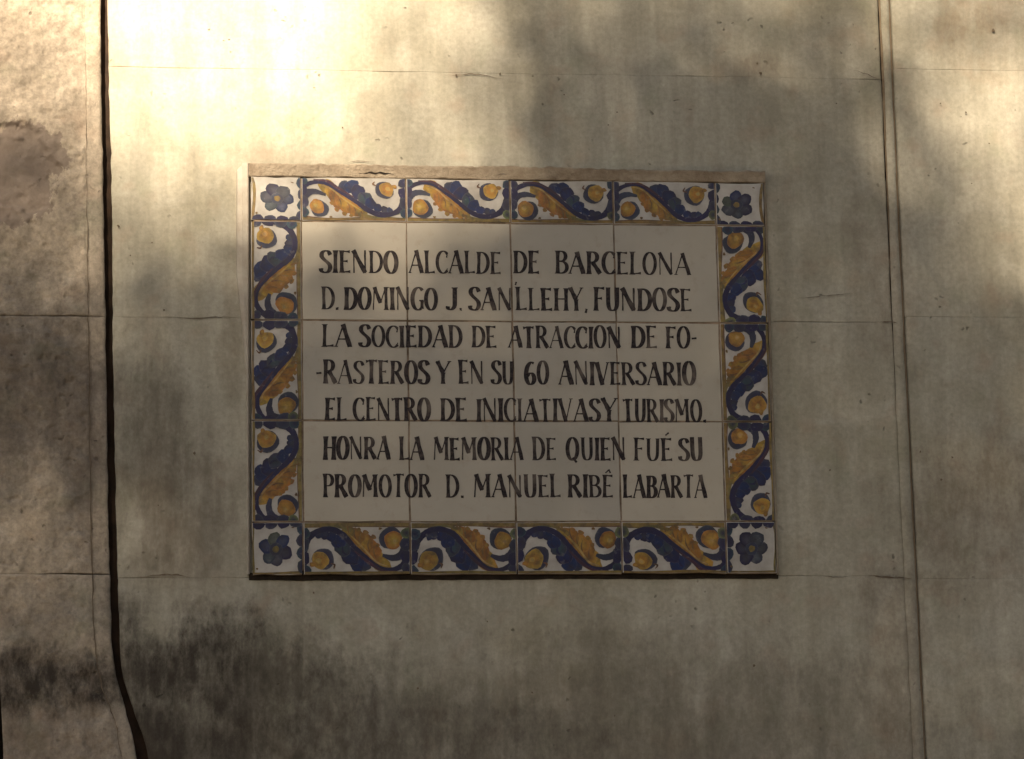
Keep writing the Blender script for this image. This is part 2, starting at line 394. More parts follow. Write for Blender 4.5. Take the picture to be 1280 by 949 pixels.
crack([(104, -20), (107, 100), (108, 200), (109.5, 300), (110.5, 400), (112, 500), (114, 650), (116, 760), (121, 830), (128, 860), (138, 886), (146, 911), (152, 949), (157, 990)], 0.00075, 'margin_groove', -0.0056, None, None)
crack([(200, 396), (240, 399), (270, 397), (290, 396)], 0.0006)
crack([(995, 373), (1020, 371), (1050, 369), (1066, 367)], 0.0005)
crack([(1066, 88), (1082, 93), (1104, 101)], 0.0005)
crack([(1098, 403), (1112, 402), (1122, 405)], 0.0008)
crack([(172, 721), (200, 720), (215, 718), (238, 721)], 0.0008)
crack([(1028, 721), (1060, 722)], 0.0005); crack([(1085, 720), (1140, 724)], 0.0010)
crack([(560, 96), (590, 93), (630, 99)], 0.0005)
crack([(432, 205), (450, 202), (470, 203)], 0.0005, y=-0.003)
holes = [(243, 567, 3.2), (148, 283, 3.0), (190, 304, 1.6), (163, 320, 1.6), (205, 388, 2), (1241, 39, 3.5), (1207, 141, 2), (1236, 180, 1.5), (1175, 130, 1.6), (625, 93, 2.6), (570, 95, 2.2), (705, 119, 1.8), (771, 141, 1.5), (760, 157, 1.5), (946, 80, 3), (950, 92, 3), (1037, 588, 2.2), (942, 832, 2.4), (665, 866, 2), (522, 861, 2), (392, 741, 1.8), (609, 777, 1.5), (198, 632, 1.5), (768, 895, 1.4), (1150, 565, 1.8), (1190, 572, 2), (1176, 600, 2.6), (1045, 130, 1.5), (1214, 230, 1.5), (428, 160, 1.6)]
V = []; F = []
for (px, py, r_) in holes:
    x, z = P(px, py); base = len(V); r_ = r_ / 930 * 0.62
    V.append((x, -0.0024, z))
    for a in range(9):
        rr = r_ * random.uniform(.6, 1.3); an = a / 9 * 2 * math.pi
        V.append((x + rr * math.cos(an), -0.0023, z + rr * 1.1 * math.sin(an)))
    for a in range(9): F.append((base, base + 1 + a, base + 1 + (a + 1) % 9))
hp = mesh_obj('surface_pitting', V, F, M_crack, wall); hp['kind'] = 'stuff'

# ------------------------------------------------------------------ pier at the left
pier = empty('stone_pier', (-0.72, 0, 0), 'rough pinkish weathered stone pier at left edge beyond the open black joint', 'pier')
spx, spz = P(18, 212)
def pier_relief(X, Z):
    # margin line, eroded face, spalled scab
    dm = (X - margin(Z))
    g_ = 0.0016 * np.exp(-(dm / 0.0012) ** 2)
    rough = 0.0042 * np.clip(fbm(X * 60, Z * 60, 91, 4), -.6, 1.0) * (dm < -0.002)
    pit = vnoise(X * 190, Z * 190, 61); rough = rough + 0.004 * np.clip(pit - 0.83, 0, 1) * 5 * (dm < -0.004) * (vnoise(X * 25, Z * 25, 12) > .35)
    d = np.sqrt(((X - spx) / 0.058) ** 2 + ((Z - spz) / 0.06) ** 2) + 0.55 * fbm(X * 30, Z * 30, 44, 4)
    sp = 0.0075 * np.clip((1.0 - d) * 9, 0, 1)
    return g_ + rough + sp
pz = [rows[0], rows[1], rows[2], rows[3], rows[4], rows[5], P(60, 718)[1], P(60, 396)[1], P(60, -60)[1], rows[9], rows[10], rows[-1]]
pz = sorted(set(pz))
for k in range(len(pz) - 1):
    vis = pz[k + 1] > P(640, 1000)[1] and pz[k] < P(640, -60)[1]
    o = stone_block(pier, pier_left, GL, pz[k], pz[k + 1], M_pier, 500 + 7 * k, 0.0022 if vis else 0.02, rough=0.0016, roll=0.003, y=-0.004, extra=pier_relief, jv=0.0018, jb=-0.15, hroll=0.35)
pier_shift = Vector((0.72, 0, 0))
for o in pier.children: o.location = pier_shift

# ------------------------------------------------------------------ plaque
plaque = empty('tile_plaque', (0, -0.011, Z0), 'glazed ceramic tile plaque with black Spanish lettering and blue and yellow scroll border', 'plaque')
TW, TH, BW, BT, BB = 0.14, 0.1345, 0.0675, 0.0606, 0.0698
X0, X1 = -2 * TW - BW, 2 * TW + BW
ZT, ZB = 1.5 * TH + BT, -1.5 * TH - BB
YT = 0.0                                   # tile face, plaque coordinates (wall face is at +0.011)

def rect_prism(V, F, x0, x1, y0, y1, z0, z1):
    b0 = len(V)
    V += [(x0, y0, z0), (x1, y0, z0), (x1, y1, z0), (x0, y1, z0), (x0, y0, z1), (x1, y0, z1), (x1, y1, z1), (x0, y1, z1)]
    F += [tuple(b0 + i for i in f) for f in ((0, 1, 5, 4), (1, 2, 6, 5), (2, 3, 7, 6), (3, 0, 4, 7), (4, 5, 6, 7), (3, 2, 1, 0))]
V = []; F = []; rect_prism(V, F, X0 + .004, X1 - .004, 0.0010, 0.0125, ZB + 0.006, ZT - .002)
mesh_obj('grout_bed', V, F, M_grout, plaque)

def make_tile(name, cx, cz, w, h, mat):
    g_ = 0.00065; w2, h2 = w / 2 - g_, h / 2 - g_
    rings = [(0, 0.0), (0.0006, 0.0004), (0.0010, 0.0014), (0.0010, 0.008)]
    V = []; F = []; MI = []
    # face with a few extra edge points so the outline is hand-cut, not ruled
    per = []
    def side(a, b_, n=4):
        for i in range(n):
            f = i / n; per.append((a[0] + (b_[0] - a[0]) * f, a[1] + (b_[1] - a[1]) * f))
    i_ = 0.0010
    c_ = [(-w2 + i_, -h2 + i_), (w2 - i_, -h2 + i_), (w2 - i_, h2 - i_), (-w2 + i_, h2 - i_)]
    for k in range(4): side(c_[k], c_[(k + 1) % 4])
    per = [(x + random.uniform(-.0005, .0005), z + random.uniform(-.0005, .0005)) for x, z in per]
    n = len(per)
    for (o, y) in rings:
        for (x, z) in per:
            V.append((x + o * math.copysign(1, x) * (abs(x) > w2 * .96), y, z + o * math.copysign(1, z) * (abs(z) > h2 * .96)))
    F.append(list(range(n))); MI.append(0)
    for r_ in range(3):
        for k in range(n):
            p, q = r_ * n + k, r_ * n + (k + 1) % n
            F.append((p, p + n, q + n, q)); MI.append(0 if r_ == 0 else 1)
    o = mesh_obj(name, V, F, [mat, M_grout], plaque, (cx, random.uniform(-.0002, .0002), cz), MI)
    o.rotation_euler = (random.uniform(-.0016, .0016), random.uniform(-.002, .002), random.uniform(-.0016, .0016))
    return o

for r_ in range(3):
    for c_ in range(4):
        make_tile('lettered_tile', (c_ - 1.5) * TW, (1 - r_) * TH, TW, TH, M_glaze)

# painted shapes: thin layers with a per-vertex pigment colour, thinning toward their rims
BLUE = (0.011, 0.020, 0.074); INDIGO = (0.015, 0.013, 0.046); TEAL = (0.022, 0.045, 0.062); PURP = (0.045, 0.020, 0.034)
ORNG = (0.235, 0.110, 0.022); YELL = (0.29, 0.185, 0.035); OCHR = (0.165, 0.120, 0.040); BRWN = (0.11, 0.055, 0.03); GREEN = (0.10, 0.12, 0.05)
OLIV = (0.15, 0.105, 0.035); SLATE = (0.032, 0.036, 0.060)
WHITE = (0.38, 0.36, 0.33)
def lerp(a, b_, f): return tuple(x + (y - x) * f for x, y in zip(a, b_))
def jc(c, a=0.16):
    k = 1 + random.uniform(-a, a); return tuple(x * k * (1 + random.uniform(-a / 2, a / 2)) for x in c)
class Paint:
    def __init__(s, xf): s.V = []; s.F = []; s.Cc = []; s.xf = xf; s.n = 0
    def y(s): s.n += 1; return -0.00012 - s.n * 0.00002
    def blob(s, cx, cy, rx, ry=None, col=BLUE, col2=None, rot=0, wob=.10, sides=14, off=(0, 0), aspect=1.0):
        """off shifts the inner colour centre; rx, ry in tile units across the width"""
        ry = ry or rx; col2 = col2 or col; y = s.y(); b0 = len(s.V)
        ph = random.uniform(0, 6); c1, c2 = jc(col), jc(col2)
        s.V.append(s.pt(cx + off[0], cy + off[1], y)); s.Cc.append(c2)
        for ring, rc in ((0.55, lerp(c2, c1, .45)), (0.9, c1), (1.0, lerp(c1, WHITE, .10))):
            for a in range(sides):
                an = a / sides * 2 * math.pi
                w_ = 1 + wob * math.sin(3 * an + ph) * .5 + wob * math.sin(5 * an + ph * 2) * .4
                ex, ey = rx * ring * w_ * math.cos(an), ry * ring * w_ * math.sin(an)
                o_ = 1 - ring
                x = cx + off[0] * o_ + ex * math.cos(rot) - ey * math.sin(rot); yy = cy + off[1] * o_ + ex * math.sin(rot) + ey * math.cos(rot)
                s.V.append(s.pt(x, yy, y)); s.Cc.append(rc)
        for a in range(sides):
            q = (a + 1) % sides
            s.F.append((b0, b0 + 1 + a, b0 + 1 + q))
            for r_ in range(2):
                p = b0 + 1 + r_ * sides; s.F.append((p + a, p + sides + a, p + sides + q, p + q))
    def pt(s, u, v, y):
        x, z = s.xf(u, v); return (x, y, z)
    def ribbon(s, pts, ws, col, col2=None, soft=.25, cols=None):
        """pts in tile units (length units = tile width), ws half widths"""
        P_ = catmull(pts, 6); W_ = np.interp(np.linspace(0, 1, len(P_)), np.linspace(0, 1, len(ws)), ws)
        y = s.y(); b0 = len(s.V); N = len(P_); c1 = jc(col); c2 = jc(col2 or col)
        for i in range(N):
            a, b_ = P_[max(i - 1, 0)], P_[min(i + 1, N - 1)]
            dx, dy = b_[0] - a[0], b_[1] - a[1]; l = math.hypot(dx, dy) or 1; nx, ny = -dy / l, dx / l
            c = lerp(c1, c2, i / (N - 1)) if cols is None else c1
            w = W_[i] * (1 + random.uniform(-.08, .08))
            for k, f in enumerate((-1, -.8, 0, .8, 1)):
                s.V.append(s.pt(P_[i][0] + nx * w * f, P_[i][1] + ny * w * f, y)); s.Cc.append(lerp(c, WHITE, soft * .5) if k in (0, 4) else c)
        for i in range(N - 1):
            for k in range(4):
                p = b0 + i * 5 + k; s.F.append((p, p + 1, p + 6, p + 5))
    def build(s, parent, name='painted_motif'):
        me = bpy.data.meshes.new(name); me.from_pydata(s.V, [], s.F); me.materials.append(M_paint)
        ca = me.color_attributes.new('pigment', 'FLOAT_COLOR', 'POINT')
        ca.data.foreach_set('color', np.array([(*c, 1) for c in s.Cc], dtype=np.float32).ravel())
        me.update(); o = bpy.data.objects.new(name, me); C.objects.link(o); o.parent = parent; return o

def catmull(pts, n):
    if len(pts) == 2: return [tuple(np.array(pts[0]) * (1 - f) + np.array(pts[1]) * f) for f in np.linspace(0, 1, n)]
    p = [np.array(q, float) for q in pts]; p = [2 * p[0] - p[1]] + p + [2 * p[-1] - p[-2]]; out = []
    for i in range(1, len(p) - 2):
        for t in np.linspace(0, 1, n, endpoint=False):
            out.append(tuple(0.5 * ((2 * p[i]) + (-p[i - 1] + p[i + 1]) * t + (2 * p[i - 1] - 5 * p[i] + 4 * p[i + 1] - p[i + 2]) * t * t + (-p[i - 1] + 3 * p[i] - 3 * p[i + 1] + p[i + 2]) * t ** 3)))
    out.append(tuple(p[-2])); return out

def scroll(p, A):
    """p: Paint with xf over u in 0..A (length), v in 0..1 (outer edge 0, inner edge 1)"""
    j = lambda s=.012: random.uniform(-s, s)
    # inner frame line
    p.ribbon([(0, .955), (A / 2, .955), (A, .955)], [.045, .045, .045], OCHR, OCHR, .1)
    p.ribbon([(0, .905), (A / 2, .91), (A, .905)], [.012, .008, .012], BRWN, OLIV, .3)
    # orange acanthus leaf below the diagonal, lobed
    for (u, v, r_, rot, c, c2) in ((.26, .20, .16, .6, YELL, YELL), (.31, .34, .17, .9, YELL, ORNG), (.36, .48, .19, .9, ORNG, ORNG), (.425, .60, .185, .8, ORNG, YELL), (.50, .72, .155, .7, ORNG, ORNG), (.575, .80, .10, .4, OCHR, YELL)):
        p.blob(A * u + j(), v + j(), r_ * 1.30, r_ * .98, c, c2, rot, .16)
    for (u, v, r_) in ((.335, .70, .055), (.40, .80, .06), (.47, .86, .05), (.29, .56, .05)):
        p.blob(A * u + j(), v + j(), r_, r_ * .8, ORNG, OCHR, .5, .2, 10)
    p.ribbon([(A * .54, .83), (A * .68, .915), (A * .82, .89), (A * .93, .80)], [.035, .022, .018, .01], OCHR, GREEN, .2)
    # blue scalloped leaf above the diagonal
    for (u, v, r_, c, c2) in ((.42, .20, .14, SLATE, BLUE), (.49, .21, .165, BLUE, BLUE), (.545, .35, .175, INDIGO, BLUE), (.605, .49, .16, SLATE, TEAL), (.655, .62, .14, BLUE, BLUE), (.72, .73, .105, BLUE, BLUE), (.785, .75, .09, INDIGO, SLATE), (.84, .75, .075, BLUE, SLATE)):
        p.blob(A * u + j(), v + j(), r_ * 1.02, r_ * .9, c, c2, random.uniform(0, 3), .15, 14, (0, .02))
    # purple spine sweeping through
    p.ribbon([(A * .0, .40), (A * .05, .20), (A * .16, .10), (A * .28, .13), (A * .40, .33), (A * .52, .56), (A * .62, .76), (A * .73, .86), (A * .85, .83), (A * .94, .68), (A * .985, .42), (A * 1.0, .30)],
             [.07, .055, .04, .05, .045, .045, .055, .055, .055, .065, .08, .075], INDIGO, INDIGO, .15)
    p.ribbon([(A * .12, .06), (A * .26, .08), (A * .38, .24), (A * .50, .45)], [.012, .025, .03, .012], PURP, PURP, .2)
    # curl that cups the lower fruit
    p.ribbon([(A * .015, .80), (A * .02, .55), (A * .07, .37), (A * .15, .32), (A * .24, .37)], [.05, .085, .075, .06, .03], INDIGO, SLATE, .2)
    # fruits with a crescent of shade
    for (u, v, ox, oy, c, c2) in ((.152, .67, .045, .03, ORNG, YELL), (.815, .29, -.045, .02, YELL, ORNG)):
        s_ = random.uniform(.92, 1.06)
        p.blob(A * u + ox * .8, v + oy * .8, .222 * s_, .215 * s_, SLATE, INDIGO, 0, .06, 18)
        p.blob(A * u - ox * .4, v - oy * .5, .172 * s_, .180 * s_, c, c2, 0, .10, 16, (-ox * .4, 0))
        p.blob(A * u - ox * 1.1, v - oy, .06, .055, YELL, lerp(YELL, WHITE, .2), 0, .2, 9)
    p.blob(A * .90, .20, .06, .045, ORNG, YELL, .2, .2, 9)
    # brown veins and dark contour strokes over the leaves
    for k in range(5):
        u0 = .30 + .065 * k + j(.01); v0 = .30 + .12 * k
        p.ribbon([(A * u0, v0), (A * (u0 + .02), v0 + .12), (A * (u0 + .015), v0 + .24)], [.006, .016, .004], BRWN if k % 2 else lerp(ORNG, BRWN, .5), OCHR, .2)
    for k in range(5):
        u0 = .44 + .07 * k + j(.01); v0 = .12 + .13 * k
        p.ribbon([(A * u0, v0), (A * (u0 + .03), v0 + .05), (A * (u0 + .035), v0 + .16)], [.010, .022, .006], INDIGO, BLUE, .1)
    p.ribbon([(A * .20, .16), (A * .30, .24), (A * .40, .46), (A * .50, .66), (A * .58, .80)], [.006, .016, .018, .016, .006], lerp(YELL, WHITE, .25), YELL, .2)
    # small commas
    p.ribbon([(A * .71, .12), (A * .695, .19), (A * .73, .22)], [.008, .02, .006], BRWN, BRWN, .3)
    p.blob(A * .275, .87, .035, .025, OLIV, BRWN, 0, .3, 8)
    # dark lobes at both ends, so each seam carries a knotted rope
    for uu, sg in ((0.0, 1), (A, -1)):
        for v, r_, c in ((.10, .075, TEAL if random.random() < .5 else SLATE), (.33, .10, INDIGO), (.58, .10, SLATE), (.80, .075, GREEN if random.random() < .5 else TEAL)):
            p.blob(uu + sg * .045, v + j(.02), .115, r_ * 1.4, c, INDIGO, 0, .12, 10)

def clipped(fx, w, h):
    # keep paint on its own tile
    a1, a2, p1, p2, k1 = random.uniform(-.045, .045), random.uniform(-.04, .04), random.uniform(0, 6), random.uniform(0, 6), random.uniform(-.03, .03)
    def g_(u, v):
        e = min(1, max(0, v * 6), max(0, (1 - v) * 6))
        u, v = u + e * (a1 * math.sin(v * 5 + p1) + k1), v + e * a2 * math.sin(u * 3.5 + p2)
        x, z = fx(u, v); return max(-w / 2 + .0016, min(w / 2 - .0016, x)), max(-h / 2 + .0016, min(h / 2 - .0016, z))
    return g_

def border(cx, cz, w, h, side):
    t = make_tile('border_tile', cx, cz, w, h, M_white)
    if side == 'top':
        A = w / h; f = lambda u, v: (-w / 2 + u * h, h / 2 - v * h)
    elif side == 'bottom':
        A = w / h; f = lambda u, v: (w / 2 - u * h, -h / 2 + v * h)
    elif side == 'left':
        A = h / w; f = lambda u, v: (-w / 2 + v * w, -h / 2 + u * w)
    else:
        A = h / w; f = lambda u, v: (w / 2 - v * w, h / 2 - u * w)
    p = Paint(clipped(f, w, h))
    scroll(p, A)
    if side != 'top': p.ribbon([(0, .035), (A / 2, .035), (A, .035)], [.03, .03, .03], OCHR, OLIV, .15)
    p.build(t)
for c_ in range(4):
    border((c_ - 1.5) * TW, 1.5 * TH + BT / 2, TW, BT, 'top')
    border((c_ - 1.5) * TW, -1.5 * TH - BB / 2, TW, BB, 'bottom')
for r_ in range(3):
    border(-2 * TW - BW / 2, (1 - r_) * TH, BW, TH, 'left')
    border(2 * TW + BW / 2, (1 - r_) * TH, BW, TH, 'right')
def corner(sx, sz):
    w, h = BW, (BT if sz > 0 else BB)
    t = make_tile('corner_tile', sx * (2 * TW + BW / 2), sz * (1.5 * TH + h / 2), w, h, M_white)
    p = Paint(clipped(lambda u, v: (-w / 2 + u * w, h / 2 - v * h), w, h))
    ph = random.uniform(0, 1)
    dk = 0.75
    for k in range(6):
        an = ph + k * math.pi / 3 + random.uniform(-.12, .12); pr = random.uniform(.85, 1.12)
        c = random.choice([SLATE, SLATE, INDIGO, BLUE, lerp(TEAL, SLATE, .6), lerp(SLATE, GREEN, .35)])
        p.blob(.48 + .185 * math.cos(an), .50 + .195 * math.sin(an), .150 * pr, .135 * pr, lerp(c, (0, 0, 0), .15), lerp(c, (.16, .16, .15), .25), an, .1, 12)
    p.blob(.48, .5, .13, .13, SLATE, SLATE, 0, .1, 12); p.blob(.48, .5, .065, .065, OLIV, OCHR, 0, .1, 10)
    e = .03 if sx < 0 else .97
    p.ribbon([(e, 0), (e, .5), (e, 1)], [.03, .03, .03], OCHR, OCHR, .1)
    if sz < 0: p.ribbon([(0, .965), (.5, .965), (1, .965)], [.028, .028, .028], OLIV, OCHR, .1)
    # scalloped rope along the two inner edges
    vx = .975 if sx < 0 else .025; vz = .975 if sz > 0 else .025
    for k in range(4):
        p.blob(vx, .14 + .24 * k, .10, .125, SLATE if k % 2 else TEAL, INDIGO, 0, .1, 10)
        p.blob(.14 + .24 * k, vz, .125, .10, SLATE if k % 2 else INDIGO, INDIGO, 0, .1, 10)
    p.blob(.80, .12, .03, .012, BRWN, BRWN, .3, .2, 7); p.blob(.10, .85, .025, .025, OLIV, BRWN, 0, .2, 7)
    p.build(t)
for sx in (-1, 1):
    for sz in (-1, 1): corner(sx, sz)

# mortar round the plaque: brown sloped fillet on top, pale upstand on the left, thin lines right, near-black strip painting the shaded slot below
def loft(name, rings, mat, parent, close=False):
    V = []; F = []; n = len(rings[0])
    for r_ in rings: V += r_
    for i in range(len(rings) - 1):
        for k in range(n - 1):
            p = i * n + k; F.append((p, p + n, p + n + 1, p + 1))
    return mesh_obj(name, V, F, mat, parent, smooth=False)
def fb(v, s_, seed): return float(fbm(np.array(v * s_), np.array(seed * 1.7), seed, 4))
rings = []
for x in np.linspace(X0 - 0.0025, X1 + 0.0015, 220):
    t_ = 0.0014 * fb(x, 45, 3); hh = 0.0165 + 0.0030 * fb(x, 14, 4) + 0.0022 * fb(x, 90, 5)
    lo = -0.0006 + 0.0022 * fb(x, 45, 8)
    rings.append([(x, 0.016, ZT + hh + .0004), (x, -0.0020 + t_, ZT + hh), (x, -0.0052 + t_, ZT + hh - .0022), (x, -0.0030 + t_, ZT + .008), (x, -0.0012 + t_, ZT + lo + .0012), (x, 0.0004, ZT + lo), (x, 0.01, ZT + lo)])
loft('mortar_fillet', rings, M_mortar, plaque)
rings = []
for z in np.linspace(ZB + 0.002, ZT + 0.019, 160):
    wob = 0.0010 * fb(z, 16, 12); k = min(1, max(0, (z - (ZT - 0.27)) / 0.14)); wd = 0.0045 + 0.0130 * k
    top = 1 - max(0, (z - (ZT + 0.008)) / 0.011) ** 2 * .75; xe = X0 - 0.0014; 
    rings.append([(xe - wd * top - wob, 0.0125, z), (xe - (wd - .0015) * top - wob, 0.0045 + .0003 * fb(z, 40, 2), z), (xe - wd * .55, 0.0020, z), (xe - .0022, 0.0022, z), (xe - .0004, 0.0042, z), (xe, 0.010, z)])
rings = rings[::-1]
loft('mortar_fillet', rings, M_pale, plaque)
rings = []
for z in np.linspace(ZB - 0.001, ZT + 0.018, 140):
    wob = 0.0009 * fb(z, 22, 15); xe = X1 + 0.0006
    rings.append([(xe, 0.0095, z), (xe, 0.0040, z), (xe + .0022 + wob * .5, 0.0052, z), (xe + .0052 + wob, 0.0125, z)])
rings = rings[::-1]
loft('mortar_fillet', rings, M_mortar, plaque)
rings = []
for x in np.linspace(X0 - 0.003, X1 + 0.003, 160):
    hh = 0.0052 + 0.0016 * fb(x, 14, 22) + .0008 * fb(x, 70, 25)
    rings.append([(x, 0.006, ZB + .004), (x, 0.0070, ZB - .001), (x, 0.0088, ZB - hh), (x, 0.0125, ZB - hh - .0005)])
loft('gap_shade', rings, M_gap_shade, plaque)

crack([(447, 221), (460, 219.5), (480, 220), (493, 221.5)], 0.0012, 'crevice', -0.0135, M_gap_shade, plaque)  # dark ribbon paints the shaded slit under the fillet's lip
crack([(620, 222), (634, 221), (640, 221.5)], 0.0007, 'crevice', -0.0135, M_gap_shade, plaque)
# ------------------------------------------------------------------ lettering
TK, TN = .185, .060
def arc(cx, cy, rx, ry, a0, a1, n=14):
    return [(cx + rx * math.cos(R(a0 + (a1 - a0) * i / n)), cy + ry * math.sin(R(a0 + (a1 - a0) * i / n))) for i in range(n + 1)]
def G(width, *strokes): return (width, strokes)
def st(x, y0=0, y1=1): return ('s', [(x, y0), (x, y1)], TK)                # stem with small feet
def th(*pts, w=TN): return ('l', list(pts), w)
def tk(*pts): return ('l', list(pts), TK * 1.02)
def cv(pts, mx=TK): return ('c', pts, mx)
def fl(a, b_): return ('f', [a, b_], TN)                                     # arm that flares at its tip
# coordinates: x in cap heights, y 0..1
GL_ = {
 'A': G(.62, th((.03, 0), (.33, 1)), tk((.31, 1), (.55, 0)), th((.13, .34), (.44, .34)), th((-.02, .015), (.11, .015), w=.04), th((.46, .015), (.63, .015), w=.04)),
 'B': G(.50, st(.11), cv([(.11, .97)] + arc(.24, .76, .17, .215, 90, -90) + [(.11, .545)]), cv([(.11, .54)] + arc(.25, .275, .21, .255, 90, -90) + [(.11, .02)])),
 'C': G(.50, cv(arc(.30, .5, .25, .49, 48, 312, 22)), th((.44, .70), (.47, .93), w=.07), th((.45, .14), (.47, .22), w=.05)),
 'D': G(.56, st(.11), cv([(.10, .975), (.2, .975)] + arc(.22, .5, .28, .475, 88, -88) + [(.2, .025), (.10, .025)])),
 'E': G(.46, st(.11), fl((.11, .97), (.42, .95)), fl((.11, .52), (.34, .52)), fl((.11, .03), (.44, .05))),
 'F': G(.44, st(.11), fl((.11, .97), (.42, .95)), fl((.11, .52), (.34, .52))),
 'G': G(.54, cv(arc(.30, .5, .25, .49, 48, 300, 22)), ('s', [(.46, .06), (.46, .42)], TK * .8), th((.34, .42), (.52, .42))),
 'H': G(.60, st(.11), st(.49), th((.11, .52), (.49, .52))),
 'I': G(.22, st(.11)),
 'J': G(.40, ('c', [(.27, 1), (.27, .4), (.25, .15), (.14, .02), (.03, .07), (.03, .16)], TK), th((.16, .98), (.38, .98), w=.045)),
 'L': G(.46, st(.11), fl((.11, .03), (.44, .06))),
 'M': G(.74, th((.07, 0), (.12, 1)), tk((.12, 1), (.37, .30)), th((.37, .30), (.60, 1)), ('s', [(.62, 0), (.60, 1)], TK * .92)),
 'N': G(.62, th((.09, 0), (.09, 1)), tk((.07, 1), (.52, .02)), th((.52, 0), (.52, 1), w=TN * 1.3)),
 'O': G(.56, cv(arc(.28, .5, .215, .485, 90, 450, 28))),
 'P': G(.48, st(.11), cv([(.11, .97)] + arc(.24, .73, .19, .245, 90, -90) + [(.11, .49)])),
 'Q': G(.60, cv(arc(.28, .5, .215, .485, 90, 450, 28)), ('l', [(.28, .12), (.46, -.09)], .10)),
 'R': G(.58, st(.11), cv([(.11, .97)] + arc(.24, .75, .18, .225, 90, -90) + [(.11, .52)]), tk((.25, .52), (.53, .01))),
 'S': G(.46, cv([(.41, .80), (.34, .95), (.22, .985), (.10, .90), (.08, .74), (.17, .60), (.28, .49), (.38, .36), (.40, .20), (.32, .05), (.19, .015), (.07, .08), (.05, .20)], TK * 1.05), ('l', [(.05, .20), (.06, .12)], .10)),
 'T': G(.52, st(.26), fl((.26, .97), (.03, .93)), fl((.26, .97), (.49, .95))),
 'U': G(.56, cv([(.11, 1), (.11, .6), (.12, .25), (.18, .06), (.28, .015), (.39, .07), (.45, .25), (.46, .6), (.46, 1)]), th((.02, .985), (.2, .985), w=.04), th((.38, .985), (.54, .985), w=.04)),
 'V': G(.58, tk((.06, 1), (.30, 0)), th((.30, 0), (.53, 1)), th((-.02, .985), (.16, .985), w=.04), th((.46, .985), (.6, .985), w=.04)),
 'Y': G(.54, tk((.04, 1), (.26, .48)), th((.26, .48), (.50, 1)), ('s', [(.26, 0), (.26, .50)], TK), th((-.02, .985), (.13, .985), w=.04), th((.42, .985), (.56, .985), w=.04)),
 '6': G(.50, cv([(.40, .93), (.28, .97), (.14, .80), (.08, .50), (.10, .22), (.20, .03), (.32, .03), (.41, .16), (.41, .34), (.33, .48), (.22, .48), (.13, .38)])),
 '0': G(.52, cv(arc(.26, .5, .19, .485, 90, 450, 28))),
 '.': G(.12, ('l', [(.06, -.02), (.06, .09)], .12)),
 ',': G(.12, ('l', [(.07, .08), (.02, -.10)], .10)),
 '-': G(.26, ('l', [(.02, .44), (.24, .46)], .09)),
 "'": G(.10, ('l', [(.02, 1.06), (.06, 1.20)], .08)),
}
GL_['É'] = G(.46, *GL_['E'][1], ('l', [(.20, 1.12), (.33, 1.24)], .075))
GL_['Ê'] = G(.46, *GL_['E'][1], ('l', [(.14, 1.08), (.27, 1.22)], .07), ('l', [(.27, 1.24), (.34, 1.08)], .08))
LINES = [
 ((343, 345, 28), [('SIENDO', 399, 497), ('ALCALDE', 510, 625), ('DE', 640, 673), ('BARCELONA', 692, 862)]),
 ((389, 391, 28.5), [('D', 401, 418), ('.', 419, 423), ('DOMINGO', 429, 546), ('J', 558, 572), ('.', 573, 577), ('SAN', 585, 639), ("'", 642, 646), ('LLEHY', 643, 728), (',', 730, 733), ('FUNDOSE', 740, 863)]),
 ((435.5, 437.5, 27.5), [('LA', 401, 439), ('SOCIEDAD', 448, 577), ('DE', 588, 620), ('ATRACCION', 634, 775), ('DE', 787, 820), ('FO', 830, 861), ('-', 862, 870)]),
 ((481, 483.5, 29), [('-', 394, 402), ('RASTEROS', 403, 536), ('Y', 544, 562), ('EN', 572, 604), ('SU', 613, 641), ('60', 654, 685), ('ANIVERSARIO', 697, 868)]),
 ((527.3, 529.6, 28.5), [('EL', 405, 433), ('CENTRO', 441, 537), ('DE', 549, 583), ('INICIATIVAS', 594, 749), ('Y', 750, 770), ('TURISMO', 777, 876), ('.', 877, 881)]),
 ((576, 577.8, 28.5), [('HONRA', 403, 487), ('LA', 498, 529), ('MEMORIA', 540, 653), ('DE', 664, 694), ('QUIEN', 706, 781), ('FUÉ', 790, 839), ('SU', 847, 877)]),
 ((623, 624, 28.5), [('PROMOTOR', 403, 538), ('D', 556, 573), ('.', 575, 580), ('MANUEL', 590, 700), ('RIBÊ', 708, 765), ('LABARTA', 777, 882)]),
]
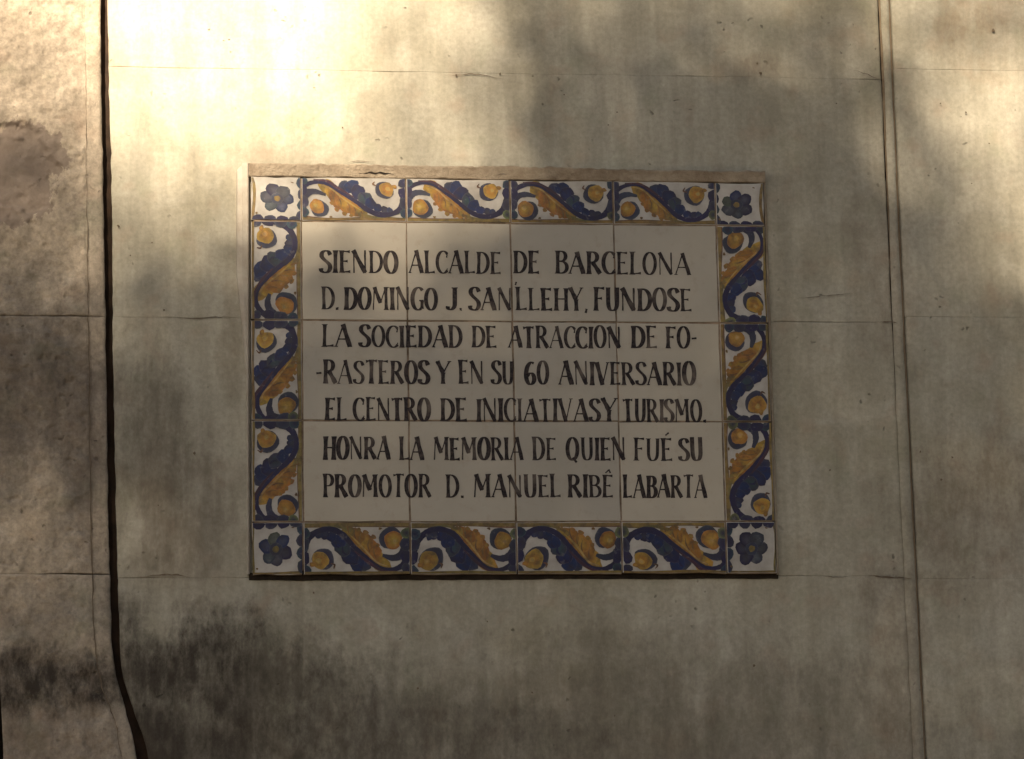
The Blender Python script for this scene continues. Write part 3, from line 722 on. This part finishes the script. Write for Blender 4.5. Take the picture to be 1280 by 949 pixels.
def letter_strokes(ch, x0, sx, z0, H, V, F, lay):
    """adds brush strokes for one character; x0, z0 in metres, sx horizontal squeeze"""
    slant = random.uniform(-.015, .03); jy = random.uniform(-.012, .012) * H; kH = random.uniform(.97, 1.03)
    wf = random.uniform(.74, 1.06)
    def ribbon(pts, ws):
        lay[0] += 1; y = -0.00045 - (lay[0] % 9) * 0.00002; b0 = len(V); N = len(pts)
        for i in range(N):
            a, b_ = pts[max(i - 1, 0)], pts[min(i + 1, N - 1)]
            dx, dy = (b_[0] - a[0]) * sx, b_[1] - a[1]; l = math.hypot(dx, dy) or 1; nx, ny = -dy / l, dx / l
            w = ws[i] * .5 * wf * H
            X = x0 + (pts[i][0] * sx + pts[i][1] * slant) * H; Z = z0 + pts[i][1] * H * kH + jy
            V.append((X + nx * w, y, Z + ny * w)); V.append((X - nx * w, y, Z - ny * w))
        for i in range(N - 1): F.append((b0 + 2 * i, b0 + 2 * i + 1, b0 + 2 * i + 3, b0 + 2 * i + 2))
    for kind, pts, w in GL_[ch][1]:
        r1 = lambda a=.012: random.uniform(-a, a)
        if kind in 'slf':
            (xa, ya), (xb, yb) = pts[0], pts[-1]
            N = 9; q = [(xa + (xb - xa) * i / (N - 1) + r1(.004), ya + (yb - ya) * i / (N - 1)) for i in range(N)]
            if kind == 's':
                prof = [1.25, 1.02, .92, .88, .86, .88, .92, 1.02, 1.3]
                ws = [w * a for a in prof]
                ribbon(q, ws)
                if abs(yb - ya) > .8:
                    for yy in (ya, yb): ribbon([(xa - .11, yy + (.012 if yy < .5 else -.012)), (xa + .11 + r1(), yy + (.012 if yy < .5 else -.012))], [.035, .045])
            elif kind == 'l': ribbon(q, [w * (1 + .12 * math.cos(i)) for i in range(N)])
            else:
                ribbon(q, [TN * a for a in (.9, .9, .9, 1, 1.1, 1.2, 1.5, 2.0, 2.5)])
        else:
            q = catmull(pts, 3) if len(pts) < 15 else pts
            ws = []
            for i in range(len(q)):
                a, b_ = q[max(i - 1, 0)], q[min(i + 1, len(q) - 1)]
                dx, dy = b_[0] - a[0], b_[1] - a[1]; l = math.hypot(dx, dy) or 1
                ws.append(TN + (w - TN) * (abs(dy) / l) ** 1.6)
            ribbon(q, ws)
for (bl, br, capH), words in LINES:
    lay = [0]
    line = bpy.data.objects.new('text_line', None); C.objects.link(line); line.parent = plaque
    for w_, xa, xb in words:
        tot = sum(GL_[c][0] for c in w_) + .03 * (len(w_) - 1)
        yb_ = bl + (br - bl) * ((xa + xb) / 2 - 400) / 480
        x0, z0 = m(xa, yb_); x1, _ = m(xb, yb_); _, zt_ = m(xa, yb_ - capH)
        H = zt_ - z0; sx = (x1 - x0) / (tot * H); 
        if w_ in ".,-'": sx = min(sx, 1.0)
        x = x0
        for c in w_:
            V = []; F = []; letter_strokes(c, x, sx, z0, H, V, F, lay)
            mesh_obj('letter' if c.isalpha() else ('numeral' if c.isdigit() else 'punctuation_mark'), V, F, M_letter, line); x += (GL_[c][0] + .03) * sx * H
    s_ = ' '.join(w[0] for w in words).replace(' .', '.').replace(' ,', ',').replace("SAN ' ", 'SAN').replace('FO -', 'FO-').replace('- RAS', '-RAS').replace('Ê', 'É')
    line['label'] = 'painted line of lettering reading ' + s_

# ------------------------------------------------------------------ the tree behind the viewer, whose crown dapples the wall
GX = np.array([-60, 60, 190, 320, 450, 580, 710, 840, 970, 1100, 1190, 1280, 1360.])
GY = np.array([-40, 40, 110, 180, 250, 330, 420, 520, 620, 700, 780, 850, 1000.])
GT = np.array([
 [80, 85, 100, 100, 82, 27, 10, 10, 18, 22, 22, 18, 22],
 [65, 72, 100, 100, 80, 27, 7, 4.5, 14, 19, 24, 16, 20],
 [42, 46, 100, 100, 74, 28, 5, .9, 2.2, 14, 36, 38, 40],
 [22, 27, 80, 100, 74, 25, 3, .4, .3, 1, 24, 50, 58],
 [13, 16, 24, 46, 28, 13, 1.6, .3, .3, .3, 3.5, 42, 52],
 [7, 9, 8, 10, 6, 3, .6, .3, .3, .3, .5, 24, 36],
 [2, 1.2, 1.6, 2, 1.2, .5, .3, .3, .3, .3, .5, 6, 10],
 [.6, .5, .4, .4, .3, .3, .3, .3, .3, .3, .3, 1.5, 2],
 [2.4, 2.4, .4, .3, .3, .3, .3, .3, .3, .3, .3, .3, .5],
 [5, 4.8, 1.4, .3, .3, .3, .3, .3, .3, .3, .3, .3, .5],
 [4, 4, 1.0, .3, .3, .3, .3, .3, .3, .3, .3, .3, .5],
 [.5, .3, .3, .3, .3, .3, .3, .3, .3, .3, .3, .3, .5],
 [.5, .3, .3, .3, .3, .3, .3, .3, .3, .3, .3, .3, .5]]) / 100
def sunlight(px, py):
    """how open the crown is along the sun ray that ends at this spot of the wall, 0..1"""
    lg = np.log(GT)
    fx = np.interp(px, GX, np.arange(len(GX))); fy = np.interp(py, GY, np.arange(len(GY)))
    ix = np.minimum(fx.astype(int), len(GX) - 2); iy = np.minimum(fy.astype(int), len(GY) - 2); fx = fx - ix; fy = fy - iy
    fx = fx * fx * (3 - 2 * fx); fy = fy * fy * (3 - 2 * fy)
    t = np.exp((lg[iy, ix] * (1 - fx) + lg[iy, ix + 1] * fx) * (1 - fy) + (lg[iy + 1, ix] * (1 - fx) + lg[iy + 1, ix + 1] * fx) * fy)
    inside = (px > -130) & (px < 1430) & (py > -110) & (py < 1070)
    out = np.clip(0.9 * (fbm(px / 260, py / 260, 55, 3) + .05) * 2, 0.006, .9)
    return np.where(inside, t, out)
crown_c = np.array([0, 0, Z0]) + S * 15.0
rng = np.random.default_rng(4)
RX, RZ = 3.9, 3.4
N0 = 420000; TAU0 = 8.5
p = rng.normal(size=(N0, 3)); p /= np.linalg.norm(p, axis=1)[:, None]; p *= (rng.random(N0) ** (1 / 3))[:, None]
lump = 1 + 0.22 * fbm(p[:, 0] * 2.2 + p[:, 1], p[:, 2] * 2.2 - p[:, 1], 8, 2)
p = p * np.array([RX, RX, RZ]) * lump[:, None] + crown_c
tt = (p[:, 1]) / S[1]; hit = p - tt[:, None] * S
px, py = to_px(hit[:, 0], hit[:, 2] - Z0)
keep = rng.random(N0) < np.clip(-np.log(sunlight(px, py)) / TAU0, 0, 1)
# inside the beam the foliage is thinned so that its gaps stand where the light patches fall
cell = 12.0; gx0, gy0, gnx, gny = -250, -240, 150, 122
cy_, cx_ = np.mgrid[0:gny, 0:gnx]; want = -np.log(np.clip(sunlight((gx0 + cx_ * cell).ravel().astype(float), (gy0 + cy_ * cell).ravel().astype(float)), 0.002, 1)).reshape(gny, gnx)
have = np.zeros_like(want)
leafA = 0.5 * 0.42 * 0.060 ** 2 * 2 * 0.5 * 1.04 * 1.02
kr = 8; ky, kx = np.mgrid[-kr:kr + 1, -kr:kr + 1]
kern = np.exp(-(kx ** 2 + ky ** 2) * (cell / 950) ** 2 / (2 * 0.033 ** 2)); kern /= kern.sum()
foot = leafA * 950 ** 2 / cell ** 2 * kern / abs(S[1])
c_i = np.round((px - gx0) / cell).astype(int); c_j = np.round((py - gy0) / cell).astype(int)
for q in np.nonzero((c_i > kr) & (c_i < gnx - kr - 1) & (c_j > kr) & (c_j < gny - kr - 1))[0]:
    a0, b0_ = c_j[q] - kr, c_i[q] - kr
    sl = (slice(a0, a0 + 2 * kr + 1), slice(b0_, b0_ + 2 * kr + 1))
    gap_ = ((want[sl] - have[sl]) * kern).sum()
    keep[q] = gap_ > 0.5 * (foot * kern).sum()
    if keep[q]: have[sl] += foot
p = p[keep]; n = len(p)
L_ = 0.060
a = rng.normal(size=(n, 3)); a /= np.linalg.norm(a, axis=1)[:, None]; b_ = np.cross(a, rng.normal(size=(n, 3))); b_ /= np.linalg.norm(b_, axis=1)[:, None]
sc_ = (0.75 + 0.5 * rng.random(n))[:, None] * L_
V = np.stack([p - a * sc_ * .5, p + b_ * sc_ * .42 - a * sc_ * .05, p + a * sc_ * .5, p - b_ * sc_ * .42 - a * sc_ * .05], 1).reshape(-1, 3)
F = np.arange(n * 4).reshape(-1, 4).tolist()
tree = empty('plane_tree', (crown_c[0], crown_c[1], 0), 'tall leafy plane tree standing behind the viewer, outside the frame', 'tree')
cr = mesh_obj('crown', V - np.array([crown_c[0], crown_c[1], 0]), F, M_leaf, tree)
def tube(pts, rads, V, F, n=10):
    b0 = len(V)
    for i, (q, r_) in enumerate(zip(pts, rads)):
        d = (Vector(pts[min(i + 1, len(pts) - 1)]) - Vector(pts[max(i - 1, 0)])).normalized()
        u = d.cross(Vector((0.3, 1, 0.1))).normalized(); w = d.cross(u)
        for k in range(n):
            an = k / n * 2 * math.pi; V.append(tuple(Vector(q) + (u * math.cos(an) + w * math.sin(an)) * r_ * (1 + .08 * math.sin(k * 3 + i))))
    for i in range(len(pts) - 1):
        for k in range(n):
            F.append((b0 + i * n + k, b0 + i * n + (k + 1) % n, b0 + (i + 1) * n + (k + 1) % n, b0 + (i + 1) * n + k))
V = []; F = []
cz = float(crown_c[2])
tx = 1.5                                   # trunk stands to one side of the beam that reaches the wall
tube([(tx, -1.0, -0.1), (tx, -1.0, .4), (tx - .1, -.9, 2), (tx, -.9, cz - 2.6)], [.38, .29, .24, .20], V, F)
top = (tx, -.9, cz - 2.6)
for k, (dx, dy, dz) in enumerate([(1.6, -.5, 2.6), (1.9, .9, 1.6), (.6, -1.8, 3.6), (1.2, .6, 4.2), (.5, 2.2, 2.0), (1.9, -2.0, 2.2)]):
    tube([top, (top[0] + dx * .4, top[1] + dy * .35, top[2] + dz * .45), (top[0] + dx, top[1] + dy, top[2] + dz)], [.14, .09, .03], V, F, 7)
mesh_obj('trunk', V, F, M_bark, tree, smooth=True)
tree['group'] = 'plane trees shading the path in front of the wall'
spots = [(6.4, -6.2, 0.6, 1.0, 'plane tree on the right of the path'), (-8.6, -4.6, 2.1, 1.0, 'plane tree on the left of the path'), (2.3, -2.8, 4.0, 1.15, 'tallest plane tree, arching over the viewer'), (7.0, -14.0, 5.1, 1.0, 'plane tree far back on the right')]  # unseen trees added to block sky light and deepen the wall's shade
def full_crown(name, parent, seed, N=26000):
    r = np.random.default_rng(seed)
    q = r.normal(size=(N, 3)); q /= np.linalg.norm(q, axis=1)[:, None]; q *= (r.random(N) ** (1 / 3))[:, None]
    q = q * np.array([RX, RX, RZ]) * (1 + 0.3 * fbm(q[:, 0] * 2.2 + q[:, 1], q[:, 2] * 2.2 - q[:, 1], seed, 2))[:, None] + np.array([0, 0, cz])
    a = r.normal(size=(N, 3)); a /= np.linalg.norm(a, axis=1)[:, None]; b_ = np.cross(a, r.normal(size=(N, 3))); b_ /= np.linalg.norm(b_, axis=1)[:, None]
    V = np.stack([q - a * .09, q + b_ * .075, q + a * .09, q - b_ * .075], 1).reshape(-1, 3)
    return mesh_obj(name, V, np.arange(N * 4).reshape(-1, 4).tolist(), M_leaf, parent)
V = []; F = []
tube([(0, 0, -0.1), (0, 0, .4), (.1, .1, 2), (0, .1, cz - 2.6)], [.40, .30, .25, .20], V, F)
for k, (dx, dy, dz) in enumerate([(1.6, -.5, 2.6), (-1.9, .9, 1.9), (.6, -1.8, 3.6), (-1.2, -.6, 4.2), (.5, 2.2, 2.4)]):
    tube([(0, .1, cz - 2.6), (dx * .4, dy * .35, cz - 2.6 + dz * .45), (dx, dy, cz - 2.6 + dz)], [.14, .09, .03], V, F, 7)
first = None
for (x, y, rot, sc, side) in spots:
    t = empty('plane_tree', (x, y, 0), side + ', unseen, added to block sky light', 'tree'); t['group'] = tree['group']
    t.rotation_euler = (0, 0, rot); t.scale = (sc, sc, sc)
    if first is None:
        first = (full_crown('crown', t, 3), mesh_obj('trunk', V, F, M_bark, t, smooth=True))
    else:
        for c0 in first:
            c1 = c0.copy(); C.objects.link(c1); c1.parent = t
# unseen houses added across the path to cut sky light, on the sun side and so in their own shade
M_house = simple('house_render', (0.20, 0.165, 0.12), (0.27, 0.225, 0.165), 2)
M_roof = simple('roof_tiles', (0.20, 0.09, 0.055), (0.13, 0.06, 0.04), 8)
M_pane = simple('dark_pane', (0.02, 0.022, 0.025), (0.03, 0.03, 0.03), 4, 0.15, 0.0)
def house(x0, x1, y, h, label):
    hs = empty('sky_block_house', ((x0 + x1) / 2, y, 0), label, 'building')
    w = x1 - x0
    box('wall', -w / 2, w / 2, -7, 0, 0, h, M_house, hs)
    V = [(-w / 2 - .3, .4, h + .003), (w / 2 + .3, .4, h + .003), (w / 2 + .3, -7.4, h + .003), (-w / 2 - .3, -7.4, h + .003), (-w / 2 - .3, -3.5, h + 1.1), (w / 2 + .3, -3.5, h + 1.1)]
    mesh_obj('roof', V, [(0, 1, 5, 4), (2, 3, 4, 5), (0, 4, 3), (1, 2, 5), (3, 2, 1, 0)], M_roof, hs)
    for fl_ in range(2):
        for k in range(int(w // 2.6)):
            xx = -w / 2 + 1.3 + k * 2.6
            fr = box('window', xx - .55, xx + .55, .003, .06, 1.0 + fl_ * 3, 2.6 + fl_ * 3, M_pale, hs)
            box('pane', xx - .46, xx + .46, .055, .075, 1.1 + fl_ * 3, 2.5 + fl_ * 3, M_pane, fr)
house(-18, -7.5, -20, 6.4, 'unseen low two-storey house added across the path to cut sky light, left of the others')
house(-7, 4, -20, 6.6, 'unseen low two-storey house added across the path to cut sky light, directly behind the viewer')
house(4.5, 16, -20, 6.4, 'unseen low two-storey house added across the path to cut sky light, right of the others')
print('leaves', n)
